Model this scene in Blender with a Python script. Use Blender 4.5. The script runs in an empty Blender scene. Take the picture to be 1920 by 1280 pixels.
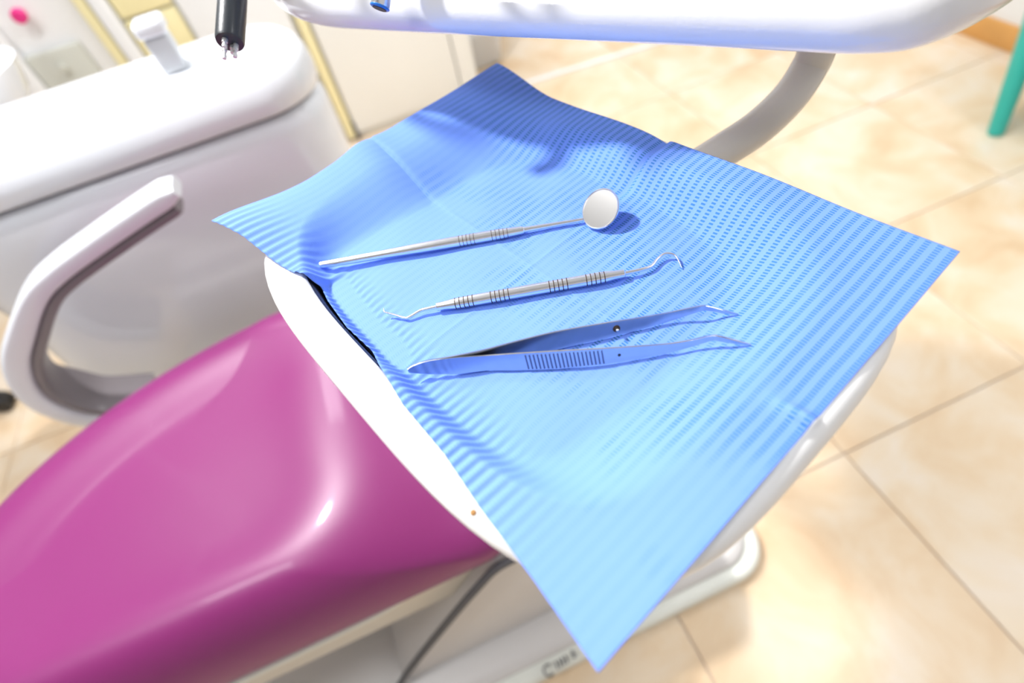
import bpy, bmesh, math, random
from mathutils import Vector, Matrix
random.seed(7)
V = Vector
sc = bpy.context.scene
col = sc.collection

# ------------------------------------------------------------------ camera
F = 998.65                                             # focal length in pixels of the 1920x1280 frame
CAM = V((-0.061247, -0.217056, 1.080845))
CR = V((0.915723, -0.367904, -0.161548)).normalized()
CU = V((0.387128, 0.700128, 0.599961)).normalized()
CD = V((0.107623, 0.611938, -0.783549)).normalized()
cam = bpy.data.cameras.new('camera'); cam_o = bpy.data.objects.new('camera', cam); col.objects.link(cam_o)
cam_o.matrix_world = Matrix(((CR.x, CU.x, -CD.x, CAM.x), (CR.y, CU.y, -CD.y, CAM.y), (CR.z, CU.z, -CD.z, CAM.z), (0, 0, 0, 1)))
cam.sensor_width = 36; cam.lens = F * 36 / 1920; cam.clip_start = 0.01
cam.dof.use_dof = True; cam.dof.focus_distance = 0.298; cam.dof.aperture_fstop = 3.6
sc.camera = cam_o

# ------------------------------------------------------------------ light and exposure
w = bpy.data.worlds.new('world'); sc.world = w; w.use_nodes = True
w.node_tree.nodes['Background'].inputs[0].default_value = (0.93, 0.96, 1.0, 1)
w.node_tree.nodes['Background'].inputs[1].default_value = 0.5
sc.view_settings.view_transform = 'Standard'; sc.view_settings.look = 'None'
sc.view_settings.gamma = 1; sc.view_settings.use_curve_mapping = False
sc.view_settings.exposure = 0.2
LAMP = V((-0.62, 0.72, 1.98))                          # the operating lamp over the chair
LAMP_AIM = V((0.0, 0.02, 0.87))
def area(name, loc, aim, size, power, color=(1, 1, 1), shape='DISK', size_y=None):
    l = bpy.data.lights.new(name, 'AREA'); l.shape = shape; l.size = size
    if size_y: l.size_y = size_y
    l.energy = power; l.color = color
    o = bpy.data.objects.new(name, l); col.objects.link(o); o.location = loc
    o.rotation_euler = (V(aim) - V(loc)).to_track_quat('-Z', 'Y').to_euler()
    return o
area('operating_lamp_light', LAMP, LAMP_AIM, 0.10, 32, (1.0, 0.99, 0.98))
CEIL = [(-1.28, -0.10, 0.60, 15), (-0.35, 2.05, 0.58, 24), (1.40, 1.2, 0.58, 15), (1.45, -0.4, 0.40, 9)]   # x, y, size, power; all but the first are unseen fill, added
for cx, cy, sz, pw in CEIL:
    area('panel_and_fill_light', (cx, cy, 2.60), (cx, cy, 0), sz, pw, (0.96, 0.98, 1.0), 'SQUARE')

# ------------------------------------------------------------------ pixel to place (distance always from a real plane)
def ray(px, py): return CD + CR * ((px - 960) / F) - CU * ((py - 640) / F)
def atz(px, py, z):
    v = ray(px, py); return CAM + v * ((z - CAM.z) / v.z)
def aty(px, py, y):
    v = ray(px, py); return CAM + v * ((y - CAM.y) / v.y)
def atd(px, py, dep): return CAM + ray(px, py) * dep
TR = 0.88
BL = V((0.340407, -0.940278, 0)); BS = V((0.940278, 0.340407, 0))   # long and short axis of tray and bib
def tray_pt(a, b, z): return BL * a + BS * b + V((0, 0, z))

# ------------------------------------------------------------------ materials
def mat(name, base, rough=0.5, metal=0.0, coat=0.0, var=0.0, scale=8.0, bump=0.0, bscale=200.0, sheen=0.0, trans=0.0, emit=None, estr=0.0, spec=0.5):
    m = bpy.data.materials.new(name); m.use_nodes = True
    nt = m.node_tree; b = nt.nodes['Principled BSDF']
    b.inputs['Base Color'].default_value = (*base, 1); b.inputs['Roughness'].default_value = rough
    b.inputs['Metallic'].default_value = metal; b.inputs['Coat Weight'].default_value = coat
    b.inputs['Coat Roughness'].default_value = 0.08
    b.inputs['Sheen Weight'].default_value = sheen; b.inputs['Transmission Weight'].default_value = trans
    b.inputs['Specular IOR Level'].default_value = spec
    if emit: b.inputs['Emission Color'].default_value = (*emit, 1); b.inputs['Emission Strength'].default_value = estr
    tc = nt.nodes.new('ShaderNodeNewGeometry')
    if var > 0:
        n = nt.nodes.new('ShaderNodeTexNoise'); n.inputs['Scale'].default_value = scale; n.inputs['Detail'].default_value = 4
        nt.links.new(tc.outputs['Position'], n.inputs['Vector'])
        r = nt.nodes.new('ShaderNodeMapRange'); r.inputs[3].default_value = 1 - var; r.inputs[4].default_value = 1 + var
        nt.links.new(n.outputs['Fac'], r.inputs[0])
        mx = nt.nodes.new('ShaderNodeMix'); mx.data_type = 'RGBA'; mx.blend_type = 'MULTIPLY'; mx.inputs[0].default_value = 1
        mx.inputs[6].default_value = (*base, 1); nt.links.new(r.outputs[0], mx.inputs[7])
        nt.links.new(mx.outputs[2], b.inputs['Base Color'])
    if bump > 0:
        n = nt.nodes.new('ShaderNodeTexNoise'); n.inputs['Scale'].default_value = bscale; n.inputs['Detail'].default_value = 2
        nt.links.new(tc.outputs['Position'], n.inputs['Vector'])
        bp = nt.nodes.new('ShaderNodeBump'); bp.inputs['Strength'].default_value = bump; bp.inputs['Distance'].default_value = 0.001
        nt.links.new(n.outputs['Fac'], bp.inputs['Height']); nt.links.new(bp.outputs[0], b.inputs['Normal'])
    return m
M = dict(
    white_plastic=mat('white_plastic', (0.83, 0.83, 0.84), 0.22, coat=0.3, var=0.015, bump=0.05, bscale=120),
    tray_white=mat('tray_white', (0.84, 0.84, 0.84), 0.3, coat=0.2, var=0.015, bump=0.04, bscale=300),
    handle_white=mat('handle_white', (0.86, 0.86, 0.87), 0.16, coat=0.5, var=0.01, bump=0.10, bscale=450),
    arm_grey=mat('arm_grey', (0.60, 0.58, 0.55), 0.2, coat=0.5, var=0.02),
    unit_white=mat('unit_white', (0.77, 0.80, 0.85), 0.16, coat=0.5, var=0.01),
    base_grey=mat('base_grey', (0.66, 0.64, 0.63), 0.35, var=0.02),
    base_rim=mat('base_rim', (0.80, 0.82, 0.76), 0.35, var=0.02),
    frame_cream=mat('frame_cream', (0.70, 0.66, 0.58), 0.35, var=0.02),
    magenta=mat('magenta_vinyl', (0.215, 0.018, 0.135), 0.40, coat=0.15, var=0.03, scale=5, bump=0.12, bscale=500),
    black=mat('black_rubber', (0.012, 0.012, 0.014), 0.45, var=0.1),
    black_mat=mat('black_mat', (0.010, 0.011, 0.018), 0.35, var=0.1),
    gasket=mat('grey_gasket', (0.10, 0.10, 0.11), 0.6, var=0.05),
    dark_handpiece=mat('charcoal_sleeve', (0.022, 0.028, 0.035), 0.36, coat=0.1, var=0.1, bump=0.1, bscale=600),
    steel=mat('steel', (0.90, 0.92, 0.95), 0.23, 1.0, var=0.03, scale=120),
    steel_brushed=mat('steel_brushed', (0.50, 0.52, 0.56), 0.18, 1.0, var=0.06, scale=160),
    stain=mat('brown_stain', (0.06, 0.035, 0.02), 0.6, 0.3, var=0.2, scale=300),
    shade_strip=mat('armrest_shade', (0.20, 0.18, 0.19), 0.3, coat=0.2, var=0.03),
    pin_metal=mat('pin_metal', (0.74, 0.74, 0.74), 0.4, 0.6, var=0.03),
    groove_steel=mat('groove_steel', (0.16, 0.18, 0.24), 0.3, 0.8, var=0.05),
    rust=mat('rust', (0.35, 0.17, 0.04), 0.7, var=0.3, scale=900),
    mirror=mat('mirror_glass', (0.92, 0.92, 0.91), 0.16, 1.0, var=0.02),
    blue_ring=mat('blue_ring', (0.02, 0.20, 0.65), 0.3, var=0.05),
    wall=mat('wall_paint', (0.45, 0.45, 0.46), 0.7, var=0.02, bump=0.1, bscale=90),
    wall_white=mat('wall_paint_white', (0.82, 0.82, 0.82), 0.7, var=0.02, bump=0.1, bscale=90),
    ceiling=mat('ceiling_paint', (0.50, 0.53, 0.58), 0.8, var=0.01),
    wood=mat('baseboard_wood', (0.66, 0.34, 0.10), 0.5, var=0.18, scale=14),
    grout=mat('grout', (0.62, 0.54, 0.48), 0.85, var=0.12, scale=30),
    cab_cream=mat('cabinet_cream', (0.86, 0.86, 0.83), 0.4, var=0.01),
    cab_white=mat('cabinet_white', (0.86, 0.87, 0.88), 0.4, var=0.01),
    yellow=mat('yellow_edge', (0.90, 0.82, 0.48), 0.45, var=0.03),
    sage=mat('sage_panel', (0.60, 0.61, 0.55), 0.45, var=0.03),
    pink=mat('pink_plastic', (0.80, 0.03, 0.25), 0.4, var=0.03),
    teal=mat('teal_paint', (0.02, 0.46, 0.40), 0.35, coat=0.2, var=0.04),
    lamp_glow=mat('lamp_glow', (0.9, 0.9, 0.9), 0.4, emit=(1, 0.98, 0.95), estr=2.0, var=0.01),
    tap_grey=mat('tap_grey', (0.62, 0.65, 0.69), 0.25, coat=0.3, var=0.02),
)
# marbled floor tile, a different patch of marble on each tile
def tile_material():
    m = bpy.data.materials.new('marbled_tile'); m.use_nodes = True; nt = m.node_tree; b = nt.nodes['Principled BSDF']
    g = nt.nodes.new('ShaderNodeNewGeometry'); oi = nt.nodes.new('ShaderNodeObjectInfo')
    mul = nt.nodes.new('ShaderNodeVectorMath'); mul.operation = 'MULTIPLY_ADD'
    mul.inputs[1].default_value = (1, 1, 1)
    cmb = nt.nodes.new('ShaderNodeMath'); cmb.operation = 'MULTIPLY'; cmb.inputs[1].default_value = 37.0
    nt.links.new(oi.outputs['Random'], cmb.inputs[0]); nt.links.new(g.outputs['Position'], mul.inputs[0]); nt.links.new(cmb.outputs[0], mul.inputs[2])
    n = nt.nodes.new('ShaderNodeTexNoise'); n.inputs['Scale'].default_value = 5.5; n.inputs['Detail'].default_value = 6; n.inputs['Roughness'].default_value = 0.55; n.inputs['Distortion'].default_value = 0.6
    nt.links.new(mul.outputs[0], n.inputs['Vector'])
    cr = nt.nodes.new('ShaderNodeValToRGB'); e = cr.color_ramp.elements
    e[0].position = 0.30; e[0].color = (0.69, 0.49, 0.30, 1)
    e[1].position = 0.72; e[1].color = (0.81, 0.71, 0.60, 1)
    x = e.new(0.46); x.color = (0.76, 0.59, 0.40, 1)
    x = e.new(0.58); x.color = (0.79, 0.66, 0.50, 1)
    nt.links.new(n.outputs['Fac'], cr.inputs[0]); nt.links.new(cr.outputs[0], b.inputs['Base Color'])
    b.inputs['Roughness'].default_value = 0.32
    return m
M['tile'] = tile_material()
# embossed tissue bib: ribs across, short dashes pressed into each furrow (UV is in metres)
def bib_material():
    m = bpy.data.materials.new('blue_tissue'); m.use_nodes = True; nt = m.node_tree; b = nt.nodes['Principled BSDF']; L = nt.links.new
    def math_(op, a, c=None, clamp=False):
        n = nt.nodes.new('ShaderNodeMath'); n.operation = op; n.use_clamp = clamp
        for i, q in enumerate((a, c)):
            if q is None: continue
            if isinstance(q, (int, float)): n.inputs[i].default_value = q
            else: L(q, n.inputs[i])
        return n.outputs[0]
    uv = nt.nodes.new('ShaderNodeUVMap'); uv.uv_map = 'UVMap'
    sp = nt.nodes.new('ShaderNodeSeparateXYZ'); L(uv.outputs[0], sp.inputs[0])
    wob = nt.nodes.new('ShaderNodeTexNoise'); wob.inputs['Scale'].default_value = 60; L(uv.outputs[0], wob.inputs['Vector'])
    xw = math_('ADD', sp.outputs[0], math_('MULTIPLY', wob.outputs['Fac'], 0.0006))
    rib = math_('SINE', math_('MULTIPLY', xw, 2 * math.pi / 0.0054))
    furrow = math_('MULTIPLY', math_('ADD', rib, 0.10), 3.0, True)
    dash = math_('SINE', math_('MULTIPLY', sp.outputs[1], 2 * math.pi / 0.0017))
    dashm = math_('MULTIPLY', math_('ADD', dash, 0.15), 2.2, True)
    dents = math_('MULTIPLY', furrow, dashm)
    fib = nt.nodes.new('ShaderNodeTexNoise'); fib.inputs['Scale'].default_value = 1500; fib.inputs['Detail'].default_value = 3; L(uv.outputs[0], fib.inputs['Vector'])
    soft = nt.nodes.new('ShaderNodeTexNoise'); soft.inputs['Scale'].default_value = 22; soft.inputs['Detail'].default_value = 3; L(uv.outputs[0], soft.inputs['Vector'])
    # grazing light put into the dashes: stronger towards one side, patchy by noise
    graze_fade = nt.nodes.new('ShaderNodeMapRange'); graze_fade.inputs[1].default_value = 0.36; graze_fade.inputs[2].default_value = 0.62
    graze_fade.inputs[3].default_value = 0.15; graze_fade.inputs[4].default_value = 1.0
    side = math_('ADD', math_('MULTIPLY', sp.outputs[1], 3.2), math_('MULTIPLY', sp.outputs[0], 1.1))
    L(math_('ADD', soft.outputs['Fac'], math_('SUBTRACT', side, 0.10)), graze_fade.inputs[0])
    d2 = math_('MULTIPLY', dents, graze_fade.outputs[0])
    h = math_('ADD', math_('MULTIPLY', math_('MULTIPLY', rib, 0.13), math_('ADD', math_('MULTIPLY', graze_fade.outputs[0], 0.6), 0.4)), math_('ADD', math_('MULTIPLY', d2, -0.5), math_('MULTIPLY', fib.outputs['Fac'], 0.35)))
    bp = nt.nodes.new('ShaderNodeBump'); bp.inputs['Strength'].default_value = 0.55; bp.inputs['Distance'].default_value = 0.0006
    L(h, bp.inputs['Height']); L(bp.outputs[0], b.inputs['Normal'])
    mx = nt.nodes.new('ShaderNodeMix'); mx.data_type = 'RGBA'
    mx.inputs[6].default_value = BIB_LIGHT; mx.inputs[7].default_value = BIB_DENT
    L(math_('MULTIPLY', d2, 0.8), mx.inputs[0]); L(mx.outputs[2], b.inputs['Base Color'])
    b.inputs['Roughness'].default_value = 0.75; b.inputs['Specular IOR Level'].default_value = 0.25
    return m
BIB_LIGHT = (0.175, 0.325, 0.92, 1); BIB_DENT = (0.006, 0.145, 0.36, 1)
M['bib'] = bib_material()

# ------------------------------------------------------------------ mesh helpers
def link(name, me, m, parent=None, smooth=True):
    if m: me.materials.append(M[m] if isinstance(m, str) else m)
    if smooth:
        for p in me.polygons: p.use_smooth = True
    o = bpy.data.objects.new(name, me); col.objects.link(o)
    if parent:
        o.parent = parent; o.matrix_parent_inverse = Matrix.Translation(parent.location).inverted()
    return o
def pydata(name, vs, fs, m, parent=None, smooth=True, fix=True):
    me = bpy.data.meshes.new(name); me.from_pydata([tuple(v) for v in vs], [], fs); me.update()
    if fix:
        bm = bmesh.new(); bm.from_mesh(me); bmesh.ops.recalc_face_normals(bm, faces=bm.faces); bm.to_mesh(me); bm.free()
    return link(name, me, m, parent, smooth)
def sharp(o, deg=35):
    me = o.data; bm = bmesh.new(); bm.from_mesh(me)
    for e in bm.edges:
        if len(e.link_faces) == 2 and e.calc_face_angle(0) > math.radians(deg): e.smooth = False
    bm.to_mesh(me); bm.free(); return o
def box(name, c, s, m, parent=None, bev=0.004, seg=2, rz=0.0):
    bm = bmesh.new(); bmesh.ops.create_cube(bm, size=1)
    for v in bm.verts: v.co = V((v.co.x * s[0], v.co.y * s[1], v.co.z * s[2]))
    if bev: bmesh.ops.bevel(bm, geom=bm.edges[:], offset=min(bev, min(s) * 0.49), segments=seg, profile=0.5, affect='EDGES')
    bmesh.ops.transform(bm, matrix=Matrix.Translation(V(c)) @ Matrix.Rotation(rz, 4, 'Z'), verts=bm.verts)
    me = bpy.data.meshes.new(name); bm.to_mesh(me); bm.free()
    return sharp(link(name, me, m, parent), 50)
def catmull(P, n=8):
    P = [V(p) for p in P]; out = []
    for i in range(len(P) - 1):
        p0 = P[i - 1] if i else P[0] * 2 - P[1]; p1, p2 = P[i], P[i + 1]; p3 = P[i + 2] if i + 2 < len(P) else P[-1] * 2 - P[-2]
        for k in range(n):
            t = k / n
            out.append(0.5 * (2 * p1 + (p2 - p0) * t + (2 * p0 - 5 * p1 + 4 * p2 - p3) * t * t + (3 * p1 - p0 - 3 * p2 + p3) * t ** 3))
    return out + [P[-1]]
def lerp_list(L, n):
    out = []
    for i in range(n):
        t = i / (n - 1) * (len(L) - 1); k = min(int(t), len(L) - 2); out.append(L[k] + (L[k + 1] - L[k]) * (t - k))
    return out
def tube(name, P, R, m, parent=None, seg=20):
    """swept round bar; R one radius or one for each point"""
    P = [V(p) for p in P]; n = len(P)
    R = [R] * n if isinstance(R, (int, float)) else R
    vs, fs = [], []; T = (P[1] - P[0]).normalized(); a = T.orthogonal().normalized()
    for i, p in enumerate(P):
        t = (P[min(i + 1, n - 1)] - P[max(i - 1, 0)])
        t = t.normalized() if t.length > 1e-9 else T
        a = (a - t * a.dot(t)).normalized(); b = t.cross(a); T = t
        for k in range(seg):
            an = 2 * math.pi * k / seg; vs.append(p + (a * math.cos(an) + b * math.sin(an)) * R[i])
    for i in range(n - 1):
        for k in range(seg):
            k2 = (k + 1) % seg; fs.append((i * seg + k, i * seg + k2, (i + 1) * seg + k2, (i + 1) * seg + k))
    fs.append(tuple(range(seg))); fs.append(tuple((n - 1) * seg + k for k in range(seg)))
    return sharp(pydata(name, vs, fs, m, parent), 40)
def lathe(name, p0, p1, prof, m, parent=None, seg=28):
    """prof: (fraction along p0-p1, radius)"""
    p0, p1 = V(p0), V(p1)
    ax = (p1 - p0).normalized(); a = ax.orthogonal().normalized(); b = ax.cross(a); vs, fs = [], []
    for t, r in prof:
        for k in range(seg):
            an = 2 * math.pi * k / seg; vs.append(p0.lerp(p1, t) + (a * math.cos(an) + b * math.sin(an)) * r)
    for i in range(len(prof) - 1):
        for k in range(seg):
            k2 = (k + 1) % seg; fs.append((i * seg + k, i * seg + k2, (i + 1) * seg + k2, (i + 1) * seg + k))
    fs.append(tuple(range(seg))); fs.append(tuple((len(prof) - 1) * seg + k for k in range(seg)))
    return sharp(pydata(name, vs, fs, m, parent), 30)
def loft(name, rings, m, parent=None, cap0=True, cap1=True, ang=40):
    n = len(rings[0]); vs = [p for r in rings for p in r]; fs = []
    for i in range(len(rings) - 1):
        for k in range(n):
            k2 = (k + 1) % n; fs.append((i * n + k, i * n + k2, (i + 1) * n + k2, (i + 1) * n + k))
    if cap0: fs.append(tuple(range(n)))
    if cap1: fs.append(tuple((len(rings) - 1) * n + k for k in range(n)))
    return sharp(pydata(name, vs, fs, m, parent), ang)
def rrect(x0, x1, y0, y1, radii, z, n=14):
    """rounded rectangle ring; radii (rx, ry) for corners (x0,y0),(x1,y0),(x1,y1),(x0,y1)"""
    out = []
    for (cx, sx), (cy, sy), (rx, ry), a0 in (((x0, 1), (y0, 1), radii[0], math.pi), ((x1, -1), (y0, 1), radii[1], 1.5 * math.pi),
                                             ((x1, -1), (y1, -1), radii[2], 0.0), ((x0, 1), (y1, -1), radii[3], 0.5 * math.pi)):
        for k in range(n + 1):
            a = a0 + 0.5 * math.pi * k / n
            out.append(V((cx + sx * rx + rx * math.cos(a), cy + sy * ry + ry * math.sin(a), z)))
    return out
def prism(name, poly, depth_vec, m, parent=None, bev=0.0):
    bm = bmesh.new(); vs = [bm.verts.new(p) for p in poly]; f = bm.faces.new(vs)
    r = bmesh.ops.extrude_face_region(bm, geom=[f])
    bmesh.ops.translate(bm, vec=V(depth_vec), verts=[g for g in r['geom'] if isinstance(g, bmesh.types.BMVert)])
    bmesh.ops.recalc_face_normals(bm, faces=bm.faces)
    if bev: bmesh.ops.bevel(bm, geom=bm.edges[:], offset=bev, segments=3, profile=0.5, affect='EDGES')
    me = bpy.data.meshes.new(name); bm.to_mesh(me); bm.free()
    return sharp(link(name, me, m, parent), 35)
def thing(name, label, cat, loc=(0, 0, 0), group=None):
    o = bpy.data.objects.new(name, None); col.objects.link(o); o.location = loc; o.empty_display_size = 0.05
    return tag(o, label, cat, group)
def tag(o, label, cat, group=None):
    o['label'] = label; o['category'] = cat
    if group: o['group'] = group
    return o
def struct(o, label=None, cat=None):
    o['kind'] = 'structure'
    if label: o['label'] = label
    if cat: o['category'] = cat
    return o
def ss(a, b, x):
    t = max(0.0, min(1.0, (x - a) / (b - a))); return t * t * (3 - 2 * t)

# ------------------------------------------------------------------ room
X0, X1, Y0, Y1, ZC = -2.3, 2.03, -2.0, 2.55, 2.66
floor = struct(box('floor', ((X0 + X1) / 2, (Y0 + Y1) / 2, -0.034), (X1 - X0 + 0.2, Y1 - Y0 + 0.2, 0.06), 'grout', bev=0), 'beige marbled ceramic tile floor with thin grey joints', 'floor')
TS = 0.457; GX, GY = 0.1215, 0.034
def tile_mesh(sx, sy):
    bm = bmesh.new(); bmesh.ops.create_cube(bm, size=1)
    for v in bm.verts: v.co = V((v.co.x * sx, v.co.y * sy, v.co.z * 0.008 - 0.004))
    top = [e for e in bm.edges if all(v.co.z > -0.001 for v in e.verts)]
    bmesh.ops.bevel(bm, geom=top, offset=0.0012, segments=1, affect='EDGES')
    me = bpy.data.meshes.new('tile'); bm.to_mesh(me); bm.free(); me.materials.append(M['tile']); return me
TM = {}
for i in range(-6, 6):
    for j in range(-6, 7):
        ax, bx_ = max(X0, GX + i * TS + 0.0015), min(X1, GX + (i + 1) * TS - 0.0015)
        ay, by_ = max(Y0, GY + j * TS + 0.0015), min(Y1, GY + (j + 1) * TS - 0.0015)
        if bx_ - ax < 0.02 or by_ - ay < 0.02: continue
        key = (round(bx_ - ax, 4), round(by_ - ay, 4))
        if key not in TM: TM[key] = tile_mesh(*key)
        o = bpy.data.objects.new('tile', TM[key]); col.objects.link(o)
        o.parent = floor; o.location = ((ax + bx_) / 2, (ay + by_) / 2, 0)
struct(box('wall_right', (X1 + 0.05, (Y0 + Y1) / 2, ZC / 2), (0.1, Y1 - Y0, ZC), 'wall_white', bev=0), 'plain white painted wall behind the teal chair leg', 'wall')
struct(box('wall_back', ((X0 + X1) / 2, Y1 + 0.05, ZC / 2), (X1 - X0 + 0.2, 0.1, ZC), 'wall_white', bev=0), 'plain white painted wall behind the cabinets', 'wall')
struct(box('wall_left', (X0 - 0.05, (Y0 + Y1) / 2, ZC / 2), (0.1, Y1 - Y0, ZC), 'wall', bev=0), 'plain grey painted wall on the stool side', 'wall')
struct(box('wall_front', ((X0 + X1) / 2, Y0 - 0.05, ZC / 2), (X1 - X0 + 0.2, 0.1, ZC), 'wall', bev=0), 'plain grey painted wall facing the cabinets', 'wall')
struct(box('ceiling', ((X0 + X1) / 2, (Y0 + Y1) / 2, ZC + 0.03), (X1 - X0 + 0.2, Y1 - Y0 + 0.2, 0.06), 'ceiling', bev=0), 'plain pale ceiling with a square light panel and added fill panels', 'ceiling')
struct(box('baseboard_right', (X1 - 0.007, (Y0 + Y1) / 2, 0.037), (0.014, Y1 - Y0, 0.074), 'wood', bev=0.003), 'honey wood baseboard along the white wall', 'baseboard')
struct(box('baseboard_back', ((X0 + X1) / 2, Y1 - 0.007, 0.037), (X1 - X0 - 0.03, 0.014, 0.074), 'wood', bev=0.003), 'honey wood baseboard behind the cabinets', 'baseboard')
a, b = atz(985, 159, 0), atz(1225, 86, 0)
struct(box('trim_1', ((a.x + b.x) / 2 + 0.05, (a.y + b.y) / 2, 0.004), (b.x - a.x + 0.5, 0.020, 0.008), 'cab_white', bev=0.003, rz=math.atan2(b.y - a.y, b.x - a.x)), 'thin white strip lying across the floor tiles', 'trim')
CL = ['square white ceiling light panel over the magenta chair', 'added square fill light panel above the cabinets', 'added square fill light panel above the teal chair', 'added square fill light panel over the open tiled floor']
for (cx, cy, sz, pw), lb in zip(CEIL, CL):
    t = thing('ceiling_and_fill_light', lb, 'ceiling light', (cx, cy, 2.61), 'ceiling and added fill light panels')
    box('frame', (cx, cy, 2.645), (sz + 0.06, sz + 0.06, 0.03), 'cab_white', t, 0.005)
    box('diffuser', (cx, cy, 2.622), (sz, sz, 0.016), 'lamp_glow', t, 0.003)

# ------------------------------------------------------------------ dental chair
ch = thing('dental_chair', 'magenta vinyl dental chair with white base below the instrument tray', 'dental chair', (-0.2, 0.22, 0))
def cush(x0, x1, y0, y1, z, k=1.0, r=0.10):
    return rrect(x0, x1, y0, y1, ((0.16 * k, 0.16 * k), (r, r), (r * 1.1, r * 1.1), (0.55 * k, 0.34 * k)), z, 24)
rings = [cush(-0.79, -0.080, 0.015, 0.480, 0.398, 1, 0.05), cush(-0.80, -0.066, 0.002, 0.492, 0.412, 1, 0.055), cush(-0.805, -0.066, 0.000, 0.496, 0.435, 1, 0.06),
         cush(-0.80, -0.085, 0.006, 0.494, 0.460, 1, 0.08), cush(-0.79, -0.125, 0.017, 0.486, 0.485, 0.99, 0.115), cush(-0.775, -0.175, 0.032, 0.472, 0.506, 0.97, 0.115),
         cush(-0.755, -0.215, 0.050, 0.452, 0.519, 0.94, 0.105), cush(-0.735, -0.250, 0.068, 0.432, 0.523, 0.9, 0.095),
         cush(-0.715, -0.280, 0.086, 0.412, 0.5205, 0.87, 0.085), cush(-0.690, -0.310, 0.108, 0.390, 0.5155, 0.82, 0.075),
         cush(-0.655, -0.350, 0.138, 0.360, 0.512, 0.72, 0.065), cush(-0.60, -0.41, 0.18, 0.32, 0.510, 0.34, 0.05)]
c = loft('cushion', rings, 'magenta', ch, ang=80)
c.modifiers.new('sub', 'SUBSURF').levels = 1; c.modifiers['sub'].render_levels = 2
box('side_panel', (-0.43, 0.045, 0.343), (0.66, 0.05, 0.105), 'frame_cream', ch, 0.016, 4)
box('side_panel', (-0.43, 0.425, 0.343), (0.66, 0.05, 0.105), 'frame_cream', ch, 0.016, 4)
box('underframe', (-0.42, 0.235, 0.352), (0.60, 0.36, 0.085), 'base_grey', ch, 0.01, 2)
tube('edge_trim', catmull([(-0.74, 0.012, 0.394), (-0.5, 0.010, 0.394), (-0.28, 0.012, 0.396), (-0.22, 0.02, 0.398)], 6), 0.007, 'base_rim', ch, 12)
cov = [(-0.118, 0, 0.398), (-0.126, 0, 0.390), (-0.19, 0, 0.305), (-0.306, 0, 0.144), (-0.37, 0, 0.028), (0.26, 0, 0.028), (0.12, 0, 0.30), (0.05, 0, 0.398)]
prism('lift_cover', [V(p) for p in cov], (0, 0.42, 0), 'base_grey', ch, 0.018)
tube('gasket', catmull([(-0.05, -0.002, 0.404), (-0.085, -0.002, 0.402), (-0.118, -0.001, 0.392), (-0.150, -0.003, 0.362), (-0.196, -0.003, 0.303), (-0.312, -0.003, 0.142), (-0.372, -0.003, 0.045)], 5), 0.0055, 'gasket', ch, 10)
box('lift_bracket', (-0.315, 0.10, 0.22), (0.012, 0.03, 0.11), 'black', ch, 0.003)
box('lift_column', (-0.42, 0.22, 0.17), (0.12, 0.16, 0.30), 'frame_cream', ch, 0.01)
def plate(k, z): return rrect(-0.75 + k, 0.322 - k, -0.086 + k, 0.46 - k, ((0.07 - k * 0.6,) * 2,) * 4, z, 10)
loft('base_plate', [plate(0.004, 0.0005), plate(0, 0.006), plate(0, 0.022), plate(0.004, 0.030), plate(0.012, 0.034), plate(0.02, 0.032)], 'base_rim', ch, ang=80)
def plate2(k, z): return rrect(-0.725 + k, 0.297 - k, -0.061 + k, 0.435 - k, ((0.055 - k * 0.5,) * 2,) * 4, z, 10)
loft('base_cover', [plate2(0.0, 0.030), plate2(0.0, 0.037), plate2(0.006, 0.044), plate2(0.018, 0.048)], 'base_grey', ch, ang=80)
# blurred lettering low on the base: a round initial, a run of small strokes, a dot
em = []
p0 = atz(1029, 1256, 0.049); e1 = (atz(1075, 1226, 0.049) - p0)
def mark(pts, r, nm): return tube(nm, pts, r, 'gasket', ch, 8)
ux = V((1, 0, 0)); uy = V((0, 1, 0))
mark([p0 + V((0.0085 * math.cos(t), 0.0085 * math.sin(t), 0)) for t in [0.9 + 4.5 * i / 14 for i in range(15)]], 0.0018, 'lettering')
for i in range(4):
    q = p0 + e1 * (0.30 + 0.13 * i); mark([q + uy * 0.006, q + ux * 0.0015, q - uy * 0.006], 0.0016, 'lettering')
q = p0 + e1 * 1.0; mark([q + uy * 0.006, q - uy * 0.006], 0.0026, 'lettering')

# the armrest loop beside the unit
YA = 0.575
arm_px = [(331, 348), (255, 398), (180, 450), (110, 502), (70, 545), (45, 610), (34, 670), (60, 722), (115, 752), (190, 768), (290, 760)]
arm_ax = [aty(x, y, YA) for x, y in arm_px]
ctr = catmull(arm_ax, 8); n = len(ctr); rings = []; shade_strip = []
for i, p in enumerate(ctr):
    t = (ctr[min(i + 1, n - 1)] - ctr[max(i - 1, 0)]); t.y = 0; t.normalize()
    nrm = V((-t.z, 0, t.x)); f = i / (n - 1)                      # nrm points to the inside of the loop
    if nrm.dot(V((-0.5, 0, 0.5)) - V((p.x, 0, p.z))) < 0: nrm = -nrm
    end = min(1.0, (i / 5 + 0.55)) if i < 3 else 1.0
    th = (0.015 + 0.004 * ss(0.3, 0.6, f)) * end; wd = (0.024 + 0.028 * ss(0.55, 0.85, f)) * (0.85 + 0.15 * end)
    ring, rl = [], []
    q = lambda v: math.copysign(abs(v) ** 0.45, v)
    for k in range(24):
        an = 2 * math.pi * k / 24; ca, sa = math.cos(an), math.sin(an)
        off = V((0, wd * q(ca) + 0.6 * (wd - 0.024), 0))
        ring.append(p + nrm * th * q(sa) + off)
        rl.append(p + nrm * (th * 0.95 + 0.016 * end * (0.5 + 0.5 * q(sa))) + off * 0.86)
    rings.append(ring)
    if i > 1: shade_strip.append(rl)
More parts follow.
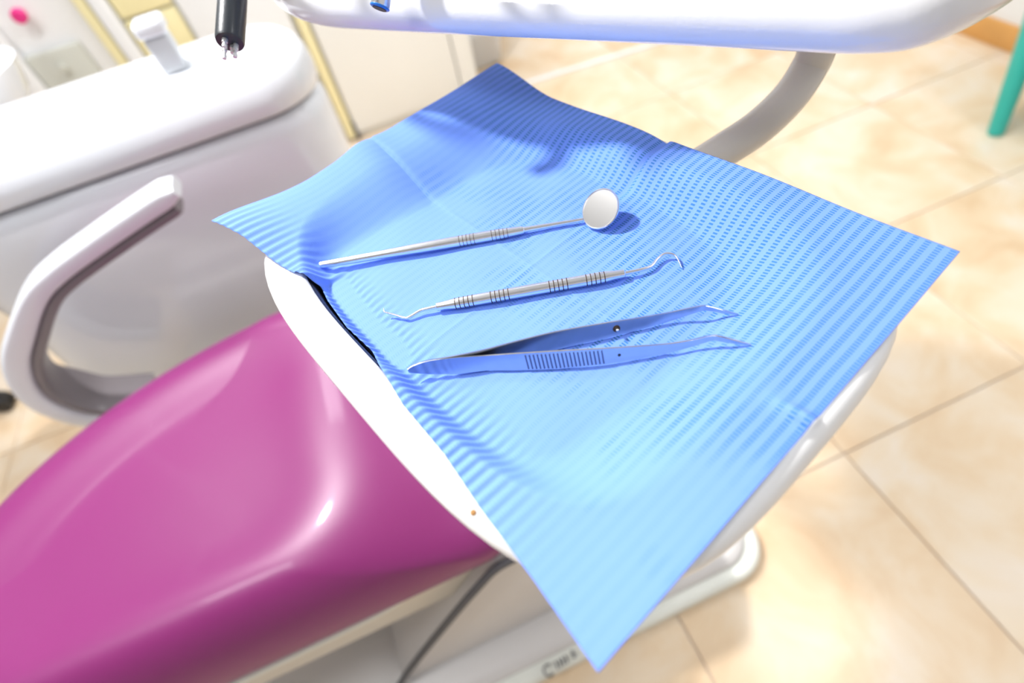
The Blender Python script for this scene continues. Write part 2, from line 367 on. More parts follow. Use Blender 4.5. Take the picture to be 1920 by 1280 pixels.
ar = loft('armrest', rings, 'unit_white', ch, ang=60); ar['label'] = 'white loop-shaped armrest with rounded end'
loft('armrest_shade', shade_strip, 'shade_strip', ar, ang=60)  # dark strip standing in for shade on the loop's inner face
box('armrest_bracket', (-0.42, 0.52, 0.335), (0.30, 0.16, 0.05), 'base_grey', ch, 0.01)

# ------------------------------------------------------------------ cuspidor unit behind the chair
cu = thing('cuspidor_unit', 'white moulded cuspidor unit with dark parting line and rounded corner', 'cuspidor unit', (-0.4, 0.80, 0))
def body(x0, x1, y0, y1, z, rr, rl=0.12): return rrect(x0, x1, y0, y1, ((rl, rl), (rr, rr), (rr, rr), (rl, rl)), z, 14)
rings = [body(-0.70, -0.17, 0.735, 0.86, 0.05, 0.05, 0.04), body(-0.74, -0.115, 0.712, 0.885, 0.08, 0.08, 0.04), body(-0.78, -0.100, 0.705, 0.893, 0.15, 0.09, 0.04), body(-0.80, -0.097, 0.704, 0.895, 0.25, 0.09, 0.04), body(-0.805, -0.095, 0.703, 0.896, 0.37, 0.09, 0.09), body(-0.79, -0.092, 0.702, 0.898, 0.50, 0.095, 0.09),
         body(-0.80, -0.090, 0.701, 0.90, 0.60, 0.095, 0.09), body(-0.80, -0.090, 0.701, 0.90, 0.655, 0.095, 0.09), body(-0.797, -0.093, 0.704, 0.897, 0.670, 0.093, 0.09), body(-0.79, -0.099, 0.711, 0.89, 0.679, 0.09, 0.08), body(-0.78, -0.109, 0.721, 0.88, 0.682, 0.08, 0.07)]
loft('lower_body', rings, 'unit_white', cu, ang=80)
loft('parting_gasket', [body(-0.80, -0.103, 0.715, 0.886, 0.676, 0.085, 0.08), body(-0.80, -0.103, 0.715, 0.886, 0.692, 0.085, 0.08)], 'gasket', cu)
rings = [body(-1.02, -0.104, 0.716, 0.885, 0.6875, 0.085), body(-1.03, -0.092, 0.703, 0.899, 0.6885, 0.095), body(-1.03, -0.089, 0.700, 0.902, 0.693, 0.098), body(-1.03, -0.088, 0.700, 0.903, 0.715, 0.098), body(-1.03, -0.091, 0.706, 0.902, 0.737, 0.096),
         body(-1.03, -0.099, 0.717, 0.900, 0.752, 0.09), body(-1.02, -0.115, 0.735, 0.893, 0.763, 0.08), body(-1.0, -0.14, 0.757, 0.88, 0.768, 0.06), body(-0.98, -0.17, 0.78, 0.86, 0.769, 0.035, 0.035)]
loft('upper_cover', rings, 'unit_white', cu, ang=80)
box('pedestal', (-0.38, 0.80, 0.035), (0.34, 0.12, 0.07), 'unit_white', cu, 0.03, 4)
tp = thing('cup_filler', 'pale grey cup filler block with white cap standing on the cuspidor unit', 'cup filler', (-0.30, 0.845, 0.768))
cf = atz(333, 129, 0.769); cf.z = 0
box('stem', (cf.x, cf.y, 0.795), (0.036, 0.034, 0.052), 'tap_grey', tp, 0.004)
box('cap', (cf.x, cf.y, 0.832), (0.044, 0.044, 0.022), 'unit_white', tp, 0.007, 3)
bc = V((-0.685, 0.985, 0))
prof = [(0.05, 0.70), (0.085, 0.715), (0.115, 0.75), (0.128, 0.790), (0.131, 0.797), (0.126, 0.799), (0.118, 0.79), (0.10, 0.752), (0.07, 0.728), (0.02, 0.72)]
loft('rinse_bowl', [[bc + V((r * math.cos(2 * math.pi * k / 40), r * math.sin(2 * math.pi * k / 40), z)) for k in range(40)] for r, z in prof], 'unit_white', cu, ang=70)
box('bowl_bracket', (-0.685, 0.915, 0.695), (0.12, 0.08, 0.03), 'unit_white', cu, 0.008)
# operating lamp: pole from the unit, arm and head over the chair (above the picture)
ol = thing('operating_lamp', 'white dental operating lamp on a pole rising from the cuspidor unit', 'lamp', (-0.95, 0.82, 0.7695))
dirv = (LAMP_AIM - LAMP).normalized(); hd = LAMP - dirv * 0.05
tube('pole', catmull([(-0.95, 0.82, 0.7695), (-0.95, 0.82, 1.4), (-0.95, 0.82, 2.05), (-0.93, 0.80, 2.13), (-0.8, 0.78, 2.15), hd - dirv * 0.06 + V((-0.03, 0, 0.03)), hd - dirv * 0.02], 8), 0.018, 'unit_white', ol)
lathe('lamp_head', hd - dirv * 0.05, hd + dirv * 0.036, [(0, 0.04), (0.15, 0.075), (0.6, 0.105), (0.97, 0.11), (1.0, 0.104)], 'unit_white', ol, 32)
lathe('lamp_glass', hd + dirv * 0.034, hd + dirv * 0.040, [(0, 0.098), (0.6, 0.098), (1, 0.09)], 'lamp_glow', ol, 32)

# ------------------------------------------------------------------ cabinets along the back
CY = 1.87
def cabinet(name, label, x0, x1, h, front, doors, plinth='gasket'):
    t = thing(name, label, 'cabinet', ((x0 + x1) / 2, CY, 0)); cx = (x0 + x1) / 2; wd = x1 - x0
    box('carcass', (cx, CY + 0.265, 0.06 + (h - 0.06) / 2), (wd, 0.49, h - 0.06), front, t, 0.004)
    box('plinth', (cx, CY + 0.250, 0.031), (wd - 0.004, 0.48, 0.060), front, t, 0.002)
    return t
c1 = cabinet('storage_cabinet', 'cream cabinet with pale yellow edge strip at the corner of the white unit', -0.115, 0.452, 0.84, 'cab_cream', 1)
box('edge_strip', (-0.100, CY + 0.008, 0.425), (0.032, 0.034, 0.82), 'yellow', c1, 0.006)
box('door', (0.150, CY + 0.006, 0.43), (0.446, 0.024, 0.80), 'cab_cream', c1, 0.004)
box('side_stile', (0.414, CY + 0.006, 0.43), (0.070, 0.024, 0.80), 'cab_cream', c1, 0.004)
box('shade_block', (-0.076, CY + 0.004, 0.035), (0.010, 0.03, 0.06), 'gasket', c1, 0.001)  # dark block painted in for the shade between strip and door
lathe('door_knob', (0.33, CY - 0.006, 0.66), (0.33, CY - 0.03, 0.66), [(0, 0.006), (0.4, 0.006), (0.5, 0.013), (1, 0.011)], 'yellow', c1, 16)
c2 = cabinet('drawer_cabinet', 'white drawer cabinet with yellow fronts and white uprights beyond the cup filler', -0.675, -0.118, 0.80, 'cab_white', 1)
box('edge_strip', (-0.660, CY + 0.008, 0.43), (0.032, 0.034, 0.74), 'yellow', c2, 0.006)
box('upright', (-0.615, CY - 0.004, 0.43), (0.045, 0.04, 0.74), 'cab_white', c2, 0.006)
for k in range(4):
    z = 0.655 - k * 0.125
    dr = box('drawer_front', (-0.510, CY + 0.006, z), (0.155, 0.024, 0.118), 'yellow', c2, 0.004)
    hh = box('drawer_pull', (-0.545, CY - 0.012, z + 0.035), (0.06, 0.016, 0.012), 'sage', dr, 0.003)
    dr.name = 'drawer_front'
box('door', (-0.275, CY + 0.006, 0.43), (0.29, 0.024, 0.72), 'cab_white', c2, 0.004)
c3 = cabinet('base_cabinet', 'white cabinet with sage grey door panels behind the rinse bowl', -1.30, -0.68, 0.82, 'cab_white', 2)
for x0, x1 in ((-0.895, -0.735), (-1.16, -0.95)):
    d = box('door', ((x0 + x1) / 2, CY + 0.006, 0.36), (x1 - x0, 0.024, 0.44), 'sage', c3, 0.006)
    lathe('door_knob', ((x0 + x1) / 2, CY - 0.006, 0.53), ((x0 + x1) / 2, CY - 0.024, 0.53), [(0, 0.006), (0.5, 0.012), (1, 0.011)], 'sage', d, 16)
box('upright', (-0.922, CY - 0.004, 0.42), (0.05, 0.04, 0.74), 'cab_white', c3, 0.006)
pk = aty(37, 28, CY - 0.01)
lathe('pull_knob', (pk.x, CY + 0.02, pk.z), (pk.x, CY - 0.03, pk.z), [(0, 0.008), (0.45, 0.009), (0.6, 0.019), (0.9, 0.019), (1, 0.014)], 'pink', c3, 20)['label'] = 'bright pink round knob'
bn = thing('waste_bin', 'low white plastic bin on the tiles next to the cream cabinet', 'bin', (0.55, 2.16, 0))
bq = lambda k, z: rrect(0.465 + k, 0.640 - k, 2.06 + k, 2.30 - k, ((0.03, 0.03),) * 4, z, 8)
loft('bucket', [bq(0.02, 0.001), bq(0.012, 0.01), bq(0.002, 0.13), bq(-0.004, 0.135), bq(-0.004, 0.15), bq(0.006, 0.15), bq(0.022, 0.02)], 'unit_white', bn, ang=50)

# ------------------------------------------------------------------ delivery unit: head, handle, arm
BM = V((0.07, 0.09, 0)); E1 = V((0.68, -0.733, 0)).normalized(); N1 = V((0.733, 0.68, 0)).normalized()
du = thing('delivery_unit', 'white dental delivery unit with thick tubular handle and curved support arm', 'delivery unit', (0.15, 0.2, 0.95))
ang = math.atan2(E1.y, E1.x)
hc = BM + N1 * 0.140 + E1 * -0.02
box('unit_head', (hc.x, hc.y, 1.025), (0.52, 0.28, 0.10), 'unit_white', du, 0.02, 5, ang)
ZB = 0.952
hp = [atz(x, y, ZB) for x, y in [(505, -95), (520, -50), (548, -16), (600, 4), (700, 11), (1000, 19), (1300, 27), (1500, 33), (1640, 35), (1740, 19), (1860, -42), (1960, -130)]]
s0 = hp[0] + N1 * 0.05 + V((0, 0, 0.06)); s1 = hp[-1] + N1 * 0.05 + V((0, 0, 0.06))
tube('handle_bar', catmull([s0 + V((0, 0, 0.02)), hp[0] + N1 * 0.02 + V((0, 0, 0.02))] + hp + [hp[-1] + N1 * 0.02 + V((0, 0, 0.02)), s1 + V((0, 0, 0.02))], 10), 0.0142, 'handle_white', du, 32)
ap = [V((0.06, -0.02, 0.820)), V((0.11, 0.005, 0.820)), atz(1200, 372, 0.821), atz(1285, 326, 0.832), atz(1352, 285, 0.841), atz(1420, 240, 0.848), atz(1478, 185, 0.857), atz(1515, 130, 0.868), atz(1535, 82, 0.884)]
ap += [ap[-1] + V((0.004, 0.004, 0.05)), ap[-1] + V((0.004, 0.004, 0.15))]
tube('support_arm', catmull(ap, 10), 0.0125, 'arm_grey', du, 28)
lathe('hinge_arm', hc + V((0, 0, 1.07)), hc + V((0, 0, 1.26)), [(0, 0.035), (0.1, 0.03), (1, 0.03)], 'unit_white', du, 24)
tube('carrier_arm', catmull([hc + V((0, 0, 1.25)), hc + V((0.1, 0.12, 1.27)), hc + V((0.35, 0.6, 1.25)), hc + V((0.6, 1.1, 1.3)), hc + V((0.75, 1.6, 1.35)), hc + V((0.8, 2.27, 1.38))], 6), 0.028, 'unit_white', du, 20)

# hanging hose ends: charcoal connector with metal pins, and a plain metal tube
def hang(name, label, pix_end, pix_up, dep0, dep1, rad, m):
    p = atd(*pix_end, dep0); q = atd(*pix_up, dep1); ax = (q - p).normalized()
    t = thing(name, label, 'hose', p, 'hanging handpiece hoses')
    return t, p, ax
t, p, ax = hang('handpiece_hose', 'charcoal handpiece connector with bare metal pins hanging by its hose', (431, 80), (436, 0), 0.345, 0.352, 0.0088, 'dark_handpiece')
rr = 0.0088; Ls = 0.058
lathe('connector_sleeve', p, p + ax * Ls, [(0, rr * 0.78), (0.004, rr * 0.94), (0.03, rr), (0.9, rr), (0.97, rr * 0.9), (1, rr * 0.7)], 'dark_handpiece', t, 32)
hs = p + ax * (Ls - 0.004); he = hc - E1 * 0.20
tube('hose', catmull([hs, hs + ax * 0.02, he - N1 * 0.170 + V((0, 0, 1.055)), he - N1 * 0.125 + V((0, 0, 1.0855)), he - N1 * 0.06 + V((0, 0, 1.0805))], 8), 0.005, 'black', t, 14)
s1v = ax.cross(CD).normalized(); s2v = ax.cross(s1v)
for a_, b_, r_, l_ in ((-0.0028, -0.002, 0.0017, 0.0095), (0.0038, -0.0015, 0.0016, 0.0105), (0.0016, 0.003, 0.0018, 0.006), (-0.0005, -0.0035, 0.0021, 0.0052)):
    o = p + s1v * a_ + s2v * b_
    lathe('pin', o + ax * 0.002, o - ax * l_, [(0, r_), (0.55, r_), (0.56, r_ * 0.62), (0.80, r_ * 0.62), (0.81, r_ * 0.9), (1, r_ * 0.8)], 'pin_metal', t, 14)
t, p, ax = hang('suction_tube', 'shiny metal tube end with thin blue ring hanging in front of the white handle', (712, 14), (722, -40), 0.315, 0.311, 0.0055, 'steel')
rr = 0.0056
loft('metal_tube', [[p + ax * h + (s1 * math.cos(2 * math.pi * k / 28) + s2 * math.sin(2 * math.pi * k / 28)) * r for k in range(28)] for s1, s2 in [(ax.orthogonal().normalized(), ax.cross(ax.orthogonal().normalized()))] for h, r in ((0.03, 0.0040), (0.003, 0.0040), (0.0002, 0.0043), (0.0, 0.0048), (0.0012, rr), (0.05, rr), (0.055, rr * 0.8))], 'steel', t, ang=50)
lathe('blue_ring', p + ax * 0.0008, p - ax * 0.0006, [(0, 0.0054), (0.3, 0.0058), (0.7, 0.0056), (1.0, 0.0049)], 'blue_ring', t, 28)
lathe('bore', p - ax * 0.0009, p + ax * 0.004, [(0, 0.0041), (1, 0.0041)], 'black', t, 24)
hs = p + ax * 0.052; he = hc - E1 * 0.08
tube('hose', catmull([hs, hs + ax * 0.02, he - N1 * 0.170 + V((0, 0, 1.055)), he - N1 * 0.125 + V((0, 0, 1.0855)), he - N1 * 0.06 + V((0, 0, 1.0800))], 8), 0.0045, 'tap_grey', t, 14)

# ------------------------------------------------------------------ instrument tray
ty = thing('instrument_tray', 'white rounded instrument tray with raised rim under the blue bib', 'tray', (0, 0, 0.84))
def se(a, b, z, n=3.7, N=96, cx=0.0):
    out = []
    for k in range(N):
        an = 2 * math.pi * k / N; c_, s_ = math.cos(an), math.sin(an)
        r = (abs(c_ / a) ** n + abs(s_ / b) ** n) ** (-1 / n)
        out.append(tray_pt(r * c_ + cx, r * s_, z))
    return out
ZR = 0.8742
loft('tray_shell', [se(0.10, 0.065, 0.838), se(0.135, 0.095, 0.841), se(0.160, 0.115, 0.850), se(0.169, 0.1235, 0.856), se(0.1725, 0.1265, 0.8625), se(0.1722, 0.1272, 0.8675), se(0.1700, 0.1265, 0.8715), se(0.1670, 0.1245, ZR - 0.0006),
    se(0.1625, 0.1215, ZR + 0.0002), se(0.158, 0.113, ZR), se(0.1525, 0.1075, ZR - 0.0005), se(0.1505, 0.1055, ZR - 0.002), se(0.1495, 0.1045, ZR - 0.006)], 'tray_white', ty, cap1=False, ang=70)
loft('tray_liner', [se(0.1500, 0.1050, ZR - 0.0035), se(0.1488, 0.1038, ZR - 0.0045), se(0.1475, 0.1025, 0.861), se(0.143, 0.099, 0.8578), se(0.05, 0.04, 0.8575)], 'black_mat', ty, cap0=False, ang=60)
q = atz(887, 960, ZR + 0.0005)
lathe('screw_mark', q + V((0, 0, -0.001)), q + V((0, 0, 0.0002)), [(0, 0.0013), (0.8, 0.0013), (1, 0.001)], 'rust', ty, 16)['label'] = 'small rusty brown screw spot on the rim'
box('arm_socket', (0.08, -0.01, 0.8358), (0.05, 0.05, 0.0055), 'arm_grey', ty, 0.003)

# ------------------------------------------------------------------ blue bib
ZF = 0.8612; ZE = 0.8757
edge = [(-0.165, -0.121), (-0.140, -0.1125), (-0.115, -0.108), (-0.100, -0.1045), (-0.0915, -0.101), (-0.085, -0.0965), (-0.070, -0.0995), (-0.040, -0.1025), (-0.017, -0.1010), (0.0, -0.1045), (0.03, -0.1095), (0.065, -0.111), (0.095, -0.115), (0.13, -0.118), (0.165, -0.122)]
def edge_y(x):
    for (x0, y0), (x1, y1) in zip(edge, edge[1:]):
        if x <= x1: return y0 + (y1 - y0) * max(0, (x - x0) / (x1 - x0))
    return edge[-1][1]
def bib_point(s, t):
    X = 0.165 * s; Y = 0.121 * t
    if t < -0.1: Y = Y + (edge_y(X) + 0.121) * ss(-0.35, -1.0, t) * 1.0
    rho = (abs(X / 0.172) ** 4 + abs(Y / 0.127) ** 4) ** 0.25
    lo = 0.745 - 0.24 * ss(-0.2, -0.8, s) * ss(-0.95, 0.0, t) - 0.19 * ss(-0.1, 0.75, s) * ss(-0.95, -0.3, t) - 0.12 * ss(0.15, 0.8, t) * (1 - ss(-0.1, 0.75, s))
    z = ZF + (ZE - ZF) * ss(lo, 0.83, rho)
    inner = 1 - ss(lo - 0.02, lo + 0.05, rho)
    # corners and the far short edge lift
    z += 0.0095 * ss(-0.62, -1.0, s) * (0.55 + 0.45 * ss(-0.9, 0.2, t))
    z += 0.011 * ss(-0.60, -1.0, s) * ss(-0.40, -1.0, t)
    z += 0.004 * ss(0.4, 1.0, t) * ss(-0.5, 0.0, s)
    # fold at the left long edge: flap on the rim, the rest tucked into the tray
    tuck = ss(-0.75, -1.0, t)
    z -= 0.0045 * tuck * ss(-0.56, -0.50, s) * (1 - ss(-0.06, 0.06, s))
    z += 0.002 * tuck * ss(-0.62, -0.56, s) * (1 - ss(-0.56, -0.52, s))
    # quarter folds
    z += 0.0040 * ss(-0.60, -1.0, s) * math.exp(-((Y + 0.010) / 0.016) ** 2)
    z -= 0.0032 * ss(-0.40, -0.80, s) * (1 - 0.7 * ss(-0.85, -1.0, s)) * (math.exp(Y / 0.010) if Y < 0 else math.exp(-Y / 0.0012))
    z += 0.0005 * math.exp(-abs(Y) / 0.0012) * (0.4 + 0.6 * inner)
    z += 0.0004 * math.exp(-abs(X) / 0.0012) * (0.4 + 0.6 * inner)
    z -= 0.0036 * ss(0.30, 1.0, t) * (math.exp(X / 0.012) if X < 0 else math.exp(-X / 0.0015))
    z += 0.0045 * ss(0.86, 1.0, s) * math.exp(-((Y - 0.002) / 0.0035) ** 2)
    # soft wrinkles
    out = 1 - inner
    z += 0.0006 * out * math.sin(X * 55 + Y * 31 + 0.6) + 0.0004 * out * math.sin(X * 23 - Y * 78 + 1.9)
    z += 0.0005 * (math.sin(X * 90 + 1.0) * math.sin(Y * 80 + 0.4)) * inner
    z += 0.0008 * ss(-0.6, -1.0, t) * math.sin(X * 2 * math.pi / 0.0054) * (1 - ss(0.35, 0.80, s)) * (1 - 0.5 * ss(-0.5, -0.7, s))
    return tray_pt(X, Y, max(z, ZF - 0.001)), X, Y
NS, NT = 440, 220
vs, uvs, fs = [], [], []
for i in range(NS + 1):
    for j in range(NT + 1):
        p, X, Y = bib_point(-1 + 2 * i / NS, -1 + 2 * j / NT)
        vs.append(p); uvs.append((0.165 * (-1 + 2 * i / NS), 0.121 * (-1 + 2 * j / NT)))
for i in range(NS):
    for j in range(NT):
        k = i * (NT + 1) + j; fs.append((k, k + NT + 1, k + NT + 2, k + 1))
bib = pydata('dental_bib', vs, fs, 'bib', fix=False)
if bib.data.polygons[0].normal.z < 0: bib.data.flip_normals()
uvl = bib.data.uv_layers.new(name='UVMap')
for l in bib.data.loops: uvl.data[l.index].uv = uvs[l.vertex_index]
so = bib.modifiers.new('thickness', 'SOLIDIFY'); so.thickness = 0.0004; so.offset = -1
tag(bib, 'blue ribbed paper bib spread over the white instrument tray', 'bib')

# ------------------------------------------------------------------ instruments
ZS = ZF + 0.0004
def grooves(parent, p0, p1, groups, r_at, m='stain', nring=5, wdt=0.0007):
    L = (p1 - p0).length
    for g0, g1 in groups:
        for k in range(nring):
            f = g0 + (g1 - g0) * k / (nring - 1); r = r_at(f) * 1.012; hw = wdt / 2 / L
            lathe('grip_ring', p0.lerp(p1, f - hw), p0.lerp(p1, f + hw), [(0, r * 0.97), (0.2, r), (0.8, r), (1, r * 0.97)], m, parent, 24)
def frac(px, py, p0, p1, z):
    q = atz(px, py, z); return (q - p0).dot(p1 - p0) / (p1 - p0).length_squared
# mouth mirror
a0 = atz(600, 497, 0.8645); n0 = atz(1093, 411.5, 0.8632); j0 = a0.lerp(n0, 0.782)
def paper_z(p):
    return bib_point(max(-1, min(1, (p.x * BL.x + p.y * BL.y) / 0.165)), max(-1, min(1, (p.x * BS.x + p.y * BS.y) / 0.121)))[0].z
for _ in range(60):                                        # lay the handle on the paper
    if all(a0.lerp(n0, k / 40).z - paper_z(a0.lerp(n0, k / 40)) > (0.0025 if k < 16 else 0.0031 if k < 31 else 0.0014) for k in range(41)): break
    a0 = atz(600, 497, a0.z + 0.0002); n0 = atz(1093, 411.5, n0.z + 0.00004)
j0 = a0.lerp(n0, 0.782)
mm = thing('mouth_mirror', 'steel mouth mirror with round glass head lying across the bib', 'dental mirror', a0)
prof = [(0, 0.0016), (0.004, 0.0022), (0.30, 0.0026), (0.52, 0.0033), (0.60, 0.0034), (0.66, 0.00345), (0.80, 0.0034), (0.88, 0.0033), (0.97, 0.0026), (0.995, 0.0024), (1, 0.0019)]
def r_at(f):
    for (t0, r0), (t1, r1) in zip(prof, prof[1:]):
        if f <= t1: return r0 + (r1 - r0) * (f - t0) / (t1 - t0)
    return prof[-1][1]
lathe('handle', a0, j0, prof, 'steel', mm)
zz = a0.lerp(j0, 0.75).z
g = [(frac(862, 449, a0, j0, zz), frac(889, 444, a0, j0, zz)), (frac(922, 437, a0, j0, zz), frac(951, 432, a0, j0, zz))]
grooves(mm, a0, j0, g, r_at, wdt=0.0005)
lathe('neck', a0.lerp(j0, 0.995), n0, [(0, 0.0018), (0.3, 0.00155), (1, 0.00115)], 'steel', mm, 20)
hcn = atz(1125.5, 391.5, 0.8705)
toC = (CAM - hcn).normalized()
nrm = (toC * 0.83 + (-CR * 0.86 + CU * 0.5) * 0.56).normalized()
dv = (n0 - hcn); pass
R0 = 0.01235
lathe('mirror_rim', hcn - nrm * 0.0016, hcn + nrm * 0.0006, [(0, R0 * 0.90), (0.12, R0 * 0.97), (0.4, R0), (0.85, R0), (1.0, R0 * 0.965), (0.9, R0 * 0.925), (0.75, R0 * 0.915)], 'steel', mm, 48)
lathe('mirror_glass', hcn - nrm * 0.0006, hcn + nrm * 0.00025, [(0, R0 * 0.93), (1, R0 * 0.93)], 'mirror', mm, 48)
# explorer
e0 = atz(818, 575, ZS + 0.0032); e1_ = atz(1172, 512, ZS + 0.0032)
ex = thing('dental_explorer', 'double-ended steel explorer with hooked tips and grooved handle', 'dental explorer', e0)
prof = [(0, 0.0018), (0.004, 0.0023), (0.05, 0.0025), (0.10, 0.0031), (0.14, 0.00325), (0.5, 0.0033), (0.86, 0.00325), (0.90, 0.0031), (0.95, 0.0025), (0.995, 0.0023), (1, 0.0018)]
lathe('handle', e0, e1_, prof, 'steel', ex)
zz = e0.z + 0.002
g = [(frac(853, 566, e0, e1_, zz), frac(886, 560, e0, e1_, zz)), (frac(920, 553, e0, e1_, zz), frac(953, 548, e0, e1_, zz)), (frac(1030, 534, e0, e1_, zz), frac(1063, 528, e0, e1_, zz)), (frac(1099, 521, e0, e1_, zz), frac(1133, 515, e0, e1_, zz))]
grooves(ex, e0, e1_, g, r_at)
tp1 = [e1_.lerp(e0, 0.02), atz(1199, 506, ZS + 0.0030), atz(1221, 499, ZS + 0.0026), atz(1232, 486, ZS + 0.003), atz(1244, 476.5, ZS + 0.0035), atz(1256, 475, ZS + 0.0036), atz(1266, 479, ZS + 0.003), atz(1273, 490, ZS + 0.0018), atz(1278, 502, ZS + 0.0006)]
P_ = catmull(tp1, 6); tube('hook_tip', P_, lerp_list([0.0011, 0.00105, 0.0010, 0.0009, 0.0008, 0.0007, 0.0006, 0.00045, 0.0002], len(P_)), 'steel', ex, 14)
tp2 = [e0.lerp(e1_, 0.02), atz(800, 579, ZS + 0.0030), atz(788, 582.5, ZS + 0.0026), atz(766, 595, ZS + 0.0014), atz(758, 595.5, ZS + 0.0012), atz(740, 590, ZS + 0.0022), atz(723, 585.5, ZS + 0.0034), atz(720, 583, ZS + 0.0040), atz(719.5, 577, ZS + 0.0050)]
P_ = catmull(tp2, 6); tube('probe_tip', P_, lerp_list([0.0011, 0.00105, 0.0010, 0.0009, 0.0008, 0.0007, 0.00055, 0.0004, 0.00015], len(P_)), 'steel', ex, 14)
# tweezers
tw = thing('dental_tweezers', 'open steel tweezers with bent points and ribbed grip on the bib', 'tweezers', atz(762, 695, ZS))
away = V((CD.x, CD.y, 0)).normalized(); lean = math.radians(24)
updir = V((0, 0, 1)) * math.cos(lean) + away * math.sin(lean)
def arm_strip(name, st, thick=0.0013):
    """st: (x, y of the upper edge, strip width, lift of the lower edge above the bib)"""
    pts = []
    for x, y, wd, lift in st:
        T_ = atz(x, y, ZS + lift + wd * math.cos(lean))
        if x > 1100:                                       # the points follow the paper where it climbs to the rim
            for _ in range(4):
                sx_ = max(-1, min(1, T_.dot(BL) / 0.165)); sy_ = max(-1, min(1, (T_.x * BS.x + T_.y * BS.y) / 0.121))
                T_ = atz(x, y, max(ZS, bib_point(sx_, sy_)[0].z + 0.0003) + lift + wd * math.cos(lean))
        pts.append((T_, wd))
    tops = catmull([p for p, _ in pts], 8); ws = lerp_list([w_ for _, w_ in pts], len(tops)); n = len(tops); rings = []
    for i, p in enumerate(tops):
        t = (tops[min(i + 1, n - 1)] - tops[max(i - 1, 0)]).normalized(); sd = t.cross(updir).normalized()
        h = min(thick, ws[i] * 0.8) / 2; b_ = p - updir * ws[i]; k = 0.18 * h
        rings.append([p + sd * (h - k), p - sd * (h - k), p - sd * h - updir * k, b_ - sd * h + updir * k, b_ - sd * (h - k), b_ + sd * (h - k), b_ + sd * h + updir * k, p + sd * h - updir * k])
    return loft(name, rings, 'steel_brushed', tw, ang=30), tops, ws
near = [(764, 691, 0.0022, 0.0058), (775, 684.5, 0.0046, 0.0046), (800, 676.5, 0.0078, 0.0028), (850, 669.5, 0.0100, 0.0010), (905, 666, 0.0088, 0.0004), (960, 662.5, 0.0098, 0.0003), (1040, 657.5, 0.0104, 0.0002), (1130, 652.5, 0.0090, 0.0004), (1200, 648, 0.0068, 0.0008), (1255, 643.5, 0.0048, 0.0014), (1295, 637, 0.0036, 0.0036), (1333, 628.5, 0.0028, 0.0062), (1350, 630, 0.0026, 0.0058), (1380, 637.5, 0.0018, 0.0028), (1408, 645, 0.0006, 0.0003)]
far = [(764, 690, 0.0022, 0.0058), (775, 683.5, 0.0046, 0.0046), (800, 675.5, 0.0078, 0.0028), (850, 667, 0.0100, 0.0010), (905, 655.5, 0.0090, 0.0004), (960, 641, 0.0098, 0.0003), (1040, 621.5, 0.0102, 0.0002), (1130, 605.5, 0.0088, 0.0004), (1200, 594.5, 0.0066, 0.0008), (1255, 585, 0.0048, 0.0016), (1285, 578.5, 0.0038, 0.0036), (1316, 572.5, 0.0028, 0.0064), (1330, 573.5, 0.0026, 0.0060), (1358, 581, 0.0018, 0.0028), (1384, 588, 0.0006, 0.0003)]
fa, ft, fw = arm_strip('tweezer_arm', far)
na, ntp, nw = arm_strip('tweezer_arm', near)
def on_arm(tops, ws, px, py, z):
    """place on the strip's upper edge that is nearest to a pixel, between two stations"""
    q = atz(px, py, z).xy; best = None
    for i in range(len(tops) - 1):
        a_, d_ = tops[i].xy, tops[i + 1].xy - tops[i].xy
        f_ = max(0.0, min(1.0, (q - a_).dot(d_) / max(d_.length_squared, 1e-12)))
        e_ = (a_ + d_ * f_ - q).length
        if best is None or e_ < best[0]: best = (e_, i, f_)
    _, i, f_ = best
    t = (tops[i + 1] - tops[i]).normalized(); sd = t.cross(updir).normalized()
    if sd.dot(CAM - tops[i]) < 0: sd = -sd
    return tops[i].lerp(tops[i + 1], f_), ws[i] + (ws[i + 1] - ws[i]) * f_, t, sd
for k in range(20):
    x = 984 + k * 7.55; y = 661 - (x - 984) * 0.057
    p, wd, t, sd = on_arm(ntp, nw, x, y, ZS + 0.0095)
    m_ = p - updir * (wd * 0.52) + sd * 0.00066; hw = wd * 0.40
    tube('grip_rib', [m_ + updir * hw, m_ - updir * hw], 0.00042, 'groove_steel', na, 8)
p, wd, t, sd = on_arm(ft, fw, 1153, 601, ZS + 0.008); m_ = p - updir * wd * 0.5
lathe('rivet_stain', m_ + sd * 0.0004, m_ + sd * 0.0009, [(0, 0.0019), (0.7, 0.0019), (1, 0.0015)], 'stain', fa, 18)
lathe('guide_pin', m_ + sd * 0.0006, m_ + sd * 0.0032, [(0, 0.0008), (0.8, 0.0008), (1, 0.0004)], 'steel', fa, 14)
p, wd, t, sd = on_arm(ntp, nw, 1158, 650, ZS + 0.007); m_ = p - updir * wd * 0.5
lathe('pin_hole', m_ + sd * 0.0003, m_ + sd * 0.00072, [(0, 0.0008), (1, 0.0008)], 'black', na, 14)

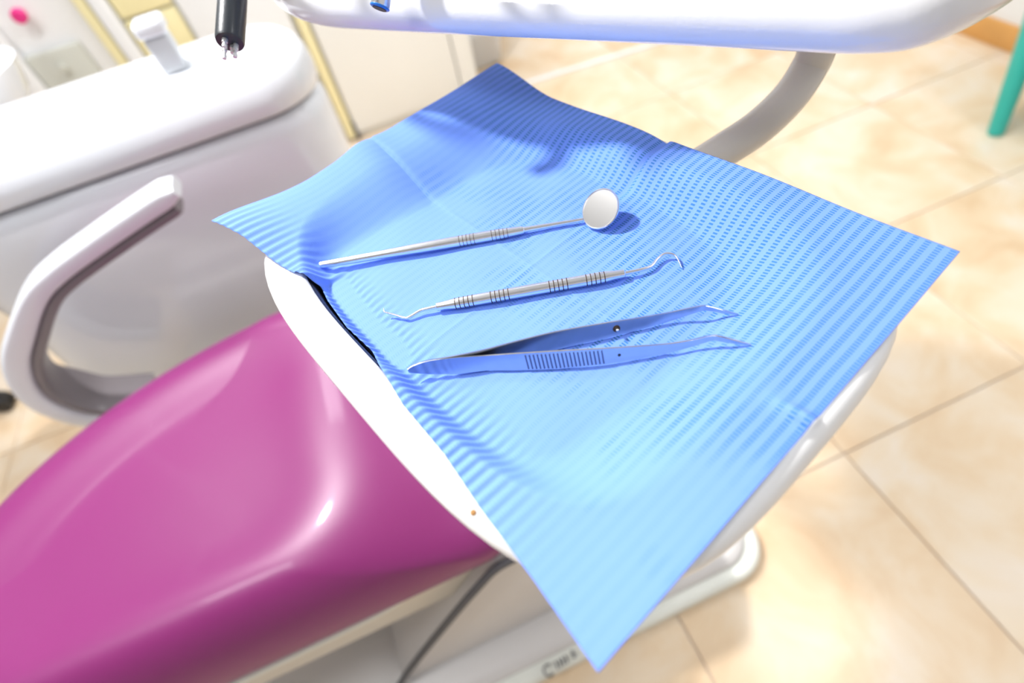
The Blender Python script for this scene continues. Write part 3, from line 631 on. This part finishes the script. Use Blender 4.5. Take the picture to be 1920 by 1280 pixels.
# ------------------------------------------------------------------ teal chair leg by the wall, black stool base
tc = thing('side_chair', 'teal painted chair with slim tapering legs by the white wall', 'chair', (1.78, 0.86, 0))
ft0 = atz(1866, 252, 0.0); ft0.z = 0
upv = atz(1925, 90, 0.215); dvec = (upv - ft0); top = ft0 + dvec * (0.44 / dvec.z)
sx = V((0.42, 0, 0)); sy = V((0, 0.40, 0))
ctop = top + V((0.10, 0.13, 0))
for ox, oy in ((0, 0), (1, 0), (0, 1), (1, 1)):
    f0 = V((ft0.x + 0.29 * ox, ft0.y - 0.38 * oy, 0.0)); 
    t0 = V((top.x + 0.24 * ox, top.y - 0.42 * oy, 0.44))
    lathe('leg', f0, t0, [(0, 0.018), (0.02, 0.021), (1, 0.032)], 'teal', tc, 24)
mid = V((top.x + 0.12, top.y - 0.20, 0))
loft('seat', [rrect(mid.x - 0.17, mid.x + 0.17, mid.y - 0.21, mid.y + 0.21, ((0.06, 0.06),) * 4, z, 8) for z in (0.43, 0.435, 0.455, 0.46)], 'teal', tc)
box('backrest', (mid.x + 0.15, mid.y, 0.66), (0.025, 0.38, 0.42), 'teal', tc, 0.01)
st = thing('operator_stool', 'black five-arm stool base on castors near the white unit', 'stool', (-1.52, 1.16, 0))
sc0 = V((-1.55, 1.16, 0))
for k in range(5):
    an = math.radians(-8 + 72 * k); dr = V((math.cos(an), math.sin(an), 0)); pe = sc0 + dr * 0.26
    tube('base_arm', [sc0 + V((0, 0, 0.11)), sc0 + dr * 0.14 + V((0, 0, 0.095)), pe + V((0, 0, 0.075))], [0.024, 0.02, 0.014], 'black', st, 12)
    sd = V((-dr.y, dr.x, 0))
    cst = lathe('castor', pe - sd * 0.022 + V((0, 0, 0.026)), pe + sd * 0.022 + V((0, 0, 0.026)), [(0, 0.02), (0.05, 0.026), (0.4, 0.026), (0.42, 0.018), (0.58, 0.018), (0.6, 0.026), (0.95, 0.026), (1, 0.02)], 'black', st, 20)
    lathe('castor_hood', pe + V((0, 0, 0.03)), pe + V((0, 0, 0.07)), [(0, 0.024), (0.6, 0.02), (1, 0.01)], 'black', cst, 16)
lathe('gas_column', sc0 + V((0, 0, 0.10)), sc0 + V((0, 0, 0.46)), [(0, 0.03), (0.5, 0.03), (0.5, 0.018), (1, 0.018)], 'black', st, 20)
lathe('seat', sc0 + V((0, 0, 0.46)), sc0 + V((0, 0, 0.53)), [(0, 0.15), (0.2, 0.175), (0.7, 0.175), (1, 0.14)], 'magenta', st, 40)
